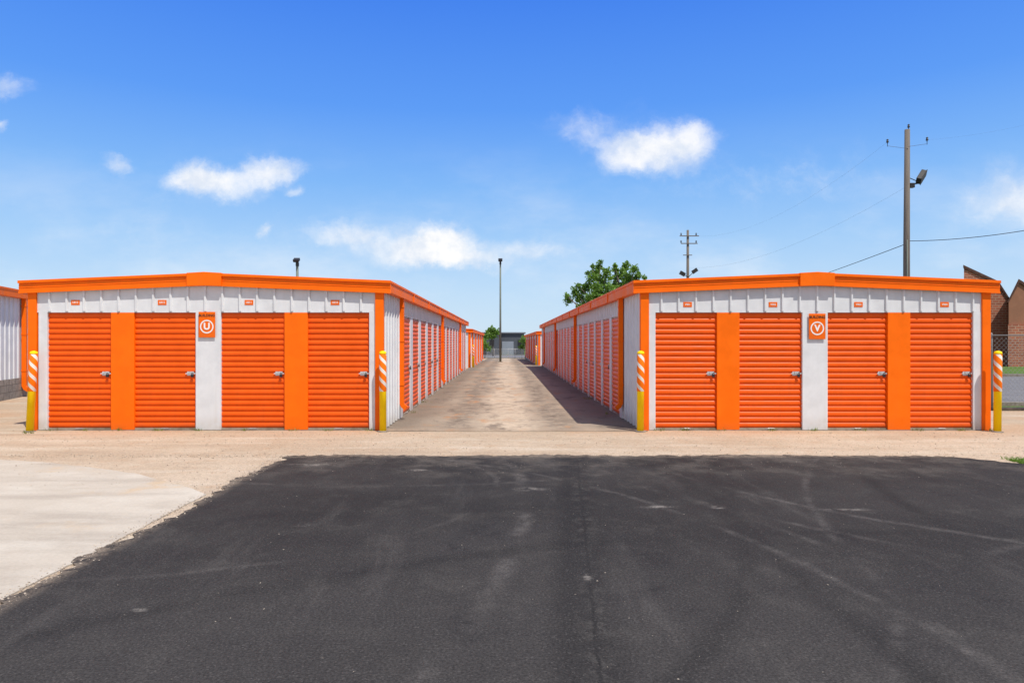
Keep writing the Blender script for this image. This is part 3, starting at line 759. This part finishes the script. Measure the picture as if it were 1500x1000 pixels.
# ------------------------------------------------------------- poles
def insulator_data(p, s=1.0):
    p = Vector(p)
    return tube_data([p, p + Vector((0, 0, .05 * s)), p + Vector((0, 0, .06 * s)), p + Vector((0, 0, .1 * s)), p + Vector((0, 0, .11 * s)), p + Vector((0, 0, .17 * s)), p + Vector((0, 0, .2 * s))], [.015 * s, .015 * s, .05 * s, .05 * s, .03 * s, .045 * s, .015 * s], 8)
YP = 31
b0 = P(1328, 500, YP); H = P(0, 190, YP).z
E = empty('utility_pole', (b0.x, YP, 0), label='tall weathered wooden utility pole carrying floodlight and wires', category='utility pole')
obj('pole', tube([(0, 0, -.1), (.0, 0, H * .5), (.03, 0, H)], [.15, .135, .11], 14), E, M_wood)
def r1(px, py): w = P(px, py, YP); return (w.x - b0.x, 0, w.z)
for px, py in ((1300, 211), (1358, 208)):
    e = Vector(r1(px, py))
    obj('insulator', merge([insulator_data(e, 1.1), tube_data([e + Vector((0, 0, .02)), e - Vector((0, 0, .12))], .014, 6)], True), E, M_dark)
obj('insulator', merge([insulator_data(r1(1331, 189), 1.1)], True), E, M_dark)
e1, e2 = Vector(r1(1301, 214)), Vector(r1(1357, 211))
obj('bracket_arm', merge([tube_data([e1, (0, -.11, e1.z - .15)], .007, 6), tube_data([e2, (0, -.11, e2.z - .15)], .007, 6)]), E, M_dark)
fl = Vector(r1(1349, 259))
fm = merge([xform(boxdata([(-.30, .30, -.10, .10, -.17, .17), (-.33, .33, -.13, -.10, -.2, .2)]), Matrix.Translation(fl) @ Matrix.Rotation(math.radians(-28), 4, 'Y') @ Matrix.Rotation(math.radians(50), 4, 'X') @ Matrix.Rotation(.5, 4, 'Z'))])
bevel(obj('floodlight', fm, E, M_dark), .015)
obj('floodlight_bracket', merge([tube_data([(0.1, -.05, fl.z - .38), (fl.x - .12, 0, fl.z - .3), (fl.x - .02, 0, fl.z - .05)], .028, 8), tube_data([(0.1, -.02, fl.z - .05), (fl.x - .22, 0, fl.z - .18)], .02, 8), boxdata([(.12, .32, -.1, .08, fl.z - .5, fl.z - .3)])]), E, M_dark)
obj('conduit', tube([(-.06, -.155, 0), (-.06, -.15, 6.2)], .02, 6), E, M_greypole)

YF = 58; f0 = P(1007.5, 500, YF); HF = P(0, 337, YF).z - gz(YF)
E2 = empty('utility_pole', (f0.x, YF, gz(YF)), label='distant wooden utility pole with short crossarms', category='utility pole')
obj('pole', tube([(0, 0, -.1), (0, 0, HF * .5), (0, 0, HF)], [.15, .13, .10], 10), E2, M_wood)
def r2(px, py): w = P(px, py, YF); return (w.x - f0.x, -.15, w.z - gz(YF))
for (pa, pb, z, t) in ((995, 1023, 346, .035), (997, 1021, 357, .035), (1000, 1013, 374, .03)):
    obj('crossarm', boxes([(r2(pa, 0)[0], r2(pb, 0)[0], -.19, -.12, r2(0, z)[2] - t, r2(0, z)[2] + t)]), E2, M_wood)
for z in (346, 357):
    for px in (997, 1019):
        obj('insulator', merge([insulator_data(r2(px, z), 1.3)], True), E2, M_dark)
tf = Vector(r2(999, 401)); tg = Vector(r2(1017, 397))
for t_, an in ((tf, .5), (tg, -.6)):
    obj('floodlight', merge([xform(boxdata([(-.24, .24, -.1, .1, -.15, .15)]), Matrix.Translation(t_) @ Matrix.Rotation(an, 4, 'Y')), tube_data([t_, (0, -.1, tf.z - .3)], .03, 6)]), E2, M_dark)

def light_pole(px, pt, Y, thick, label):
    b = P(px, 500, Y); z = P(0, pt, Y).z - gz(Y)
    E = empty('light_pole', (b.x, Y, gz(Y)), label=label, category='light pole', group='lot light poles')
    obj('pole', tube([(0, 0, 0), (0, 0, z * .5), (0, 0, z - .1)], [thick * 1.2, thick, thick * .85], 12), E, M_greypole)
    obj('base_plate', boxes([(-.2, .2, -.2, .2, -.1, .05)]), E, M_found)
    obj('lamp_head', merge([xform(boxdata([(-.19, .19, -.26, .1, -.08, .08), (-.16, .16, -.23, .06, -.11, -.081)]), Matrix.Translation((0, -.12, z - .02)) @ Matrix.Rotation(.5, 4, 'X')), boxdata([(-.09, .09, -.08, .1, z - .45, z - .2)])]), E, M_dark)
light_pole(733, 380, 63, .085, 'thin tall grey light pole at the lane end')
light_pole(435.5, 380, 46, .10, 'light pole rising behind the storage roof')

def wire(p, q_, sag, name_label, r=.011, mat=None):
    p, q_ = Vector(p), Vector(q_); n = 24
    pts = [p.lerp(q_, i / n) - Vector((0, 0, sag * 4 * (i / n) * (1 - i / n))) for i in range(n + 1)]
    o = obj('overhead_wire', tube(pts, r, 5), None, mat or M_dark); tag(o, name_label, 'wire', 'overhead wires')
pp = lambda px, py, Y: P(px, py, Y)
wire(pp(1331, 353, YP), pp(1700, 292, 24), .35, 'black service cable slung from wooden pole', .014)
wire(pp(1325, 358, YP), pp(1060, 445, 70), .25, 'black service cable running down behind roof', .016)
wire(pp(1325, 275, YP), pp(1010, 392, YF), 1.0, 'thin wire between two utility poles', .003, M_wire)
wire(pp(1300, 208, YP), pp(1015, 345, YF), 1.3, 'thin wire between two utility poles', .0022, M_wire)
wire(pp(1358, 205, YP), pp(1700, 120, 26), .4, 'thin wire leaving the tall pole', .0015, M_wire)

# ------------------------------------------------------------- sun + world
sd = Vector((0.33, -0.42, 1.0)).normalized()
L = bpy.data.lights.new('sun', 'SUN'); L.energy = 5.0; L.angle = math.radians(0.53); L.color = (1.0, 0.95, 0.87)
lo = bpy.data.objects.new('sun', L); COL.objects.link(lo); lo.rotation_euler = (-sd).to_track_quat('-Z', 'Y').to_euler(); lo.location = (10, -10, 30)
w = bpy.data.worlds.new('World'); scene.world = w; w.use_nodes = True
g = G(w.node_tree); bg = g.n['Background']
sky = g.node('ShaderNodeTexSky', sky_type='NISHITA'); sky.sun_disc = False
sky.sun_elevation = math.asin(sd.z); sky.sun_rotation = math.atan2(sd.x, sd.y)
sky.air_density = 1.0; sky.dust_density = 0.6; sky.ozone_density = 3.0
dirv = g.coord('Generated'); x, y, z = g.sep(dirv)
ys = g.m('MAXIMUM', y, 0.05)
u = g.m('DIVIDE', x, ys); v = g.m('DIVIDE', z, ys)
ramp = g.node('ShaderNodeValToRGB'); g.l.new(z, ramp.inputs[0])
def lin(c): return tuple(((a / 255) / 12.92 if a <= 10 else (((a / 255) + .055) / 1.055) ** 2.4) for a in c) + (1,)
stops = [(0.0, (212, 234, 252)), (0.07, (196, 226, 254)), (0.14, (168, 211, 255)), (0.22, (131, 189, 255)), (0.32, (93, 160, 254)), (0.45, (66, 134, 247)), (1.0, (48, 98, 195))]
cr = ramp.color_ramp
while len(cr.elements) < len(stops): cr.elements.new(0.5)
for e, (p_, c_) in zip(cr.elements, stops): e.position = p_; e.color = lin(c_)
rc_ = g.vm('SCALE', ramp.outputs[0], sc=10.0)
base = g.mix(0.88, sky.outputs[0], rc_)
pv = g.comb(u, v, 0.0)
wn = g.vm('SCALE', g.vm('SUBTRACT', g.noise(pv, 9, 8, 0.66, out=1), (.5, .5, .5)), sc=.08)
wp = g.vm('ADD', pv, wn)
clouds = [(166, 232, 48, 30, .8), (288, 260, 70, 36, .85), (345, 272, 80, 34, .65), (400, 244, 86, 36, .9), (437, 278, 26, 16, .7),
          (640, 362, 78, 50, 1.1), (665, 372, 80, 40, .5), (590, 376, 74, 28, .7), (515, 352, 115, 30, .55), (780, 368, 100, 28, .68), (705, 388, 84, 22, .55),
          (975, 215, 104, 54, .82), (915, 225, 80, 44, .5), (1010, 203, 62, 44, .45), (850, 168, 90, 32, .42), (865, 195, 80, 36, .35), (1485, 288, 105, 85, .5), (8, 125, 66, 34, .6), (2, 184, 24, 20, .75), (395, 332, 18, 14, .5),
          (1100, 275, 220, 100, .30), (200, 335, 240, 100, .28), (1250, 250, 160, 90, .24), (480, 345, 220, 60, .28), (1480, 300, 200, 130, .28), (930, 205, 190, 90, .26), (340, 265, 180, 70, .25), (650, 365, 230, 80, .25)]
tot = None
for px, py, rx, ry, amp in clouds:
    d = g.vm('MULTIPLY', g.vm('SUBTRACT', wp, ((px - 740) / 1000, (500 - py) / 1000, 0)), (1000 / rx, 1000 / ry, 0))
    k = g.m('MULTIPLY', g.ss(g.vm('LENGTH', d), 1.0, 0.0), amp)
    tot = k if tot is None else g.m('ADD', tot, k)
fb = g.noise(g.vm('MULTIPLY', wp, (1, 1.4, 1)), 13, 10, 0.66)
dens = g.ss(g.m('ADD', tot, g.m('MULTIPLY', g.m('SUBTRACT', fb, .5), 1.25)), 0.12, 1.35)
dens = g.m('MULTIPLY', dens, g.ss(tot, 0.0, 0.35))
haze = g.m('MULTIPLY', g.ss(g.noise(g.vm('MULTIPLY', pv, (1, 2.2, 1)), 3.2, 6, 0.6), .42, .74), g.ss(v, .34, .05, 0, .5))
base = g.mix(haze, base, (9.2, 9.6, 10.0))
shade = g.ss(g.noise(g.vm('ADD', pv, (0.013, 0.02, 0)), 17, 6, .62), .36, .62)
ccol = g.mix(shade, (7.8, 8.4, 9.4), (10.4, 10.3, 10.2))
f = g.m('MULTIPLY', g.m('MULTIPLY', dens, .97), g.m('GREATER_THAN', y, 0.05))
base = g.mix(f, base, ccol)
# unseen bright cloud added overhead and behind the photographer as neutral fill light
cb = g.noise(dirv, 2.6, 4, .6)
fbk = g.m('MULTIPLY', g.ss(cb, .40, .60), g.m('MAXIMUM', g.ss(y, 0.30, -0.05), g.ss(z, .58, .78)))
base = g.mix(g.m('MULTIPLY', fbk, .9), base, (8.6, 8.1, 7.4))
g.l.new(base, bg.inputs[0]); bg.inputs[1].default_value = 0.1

# ------------------------------------------------------------- camera
cam = bpy.data.cameras.new('camera'); cam.lens = 24; cam.sensor_width = 36; cam.shift_x = 10 / 1500; cam.clip_end = 3000; cam.clip_start = .05
co = bpy.data.objects.new('camera', cam); COL.objects.link(co); co.location = (0, 0, CAMZ); co.rotation_euler = (math.pi / 2, 0, 0)
scene.camera = co
scene.view_settings.view_transform = 'Standard'; scene.view_settings.look = 'None'; scene.view_settings.exposure = 0
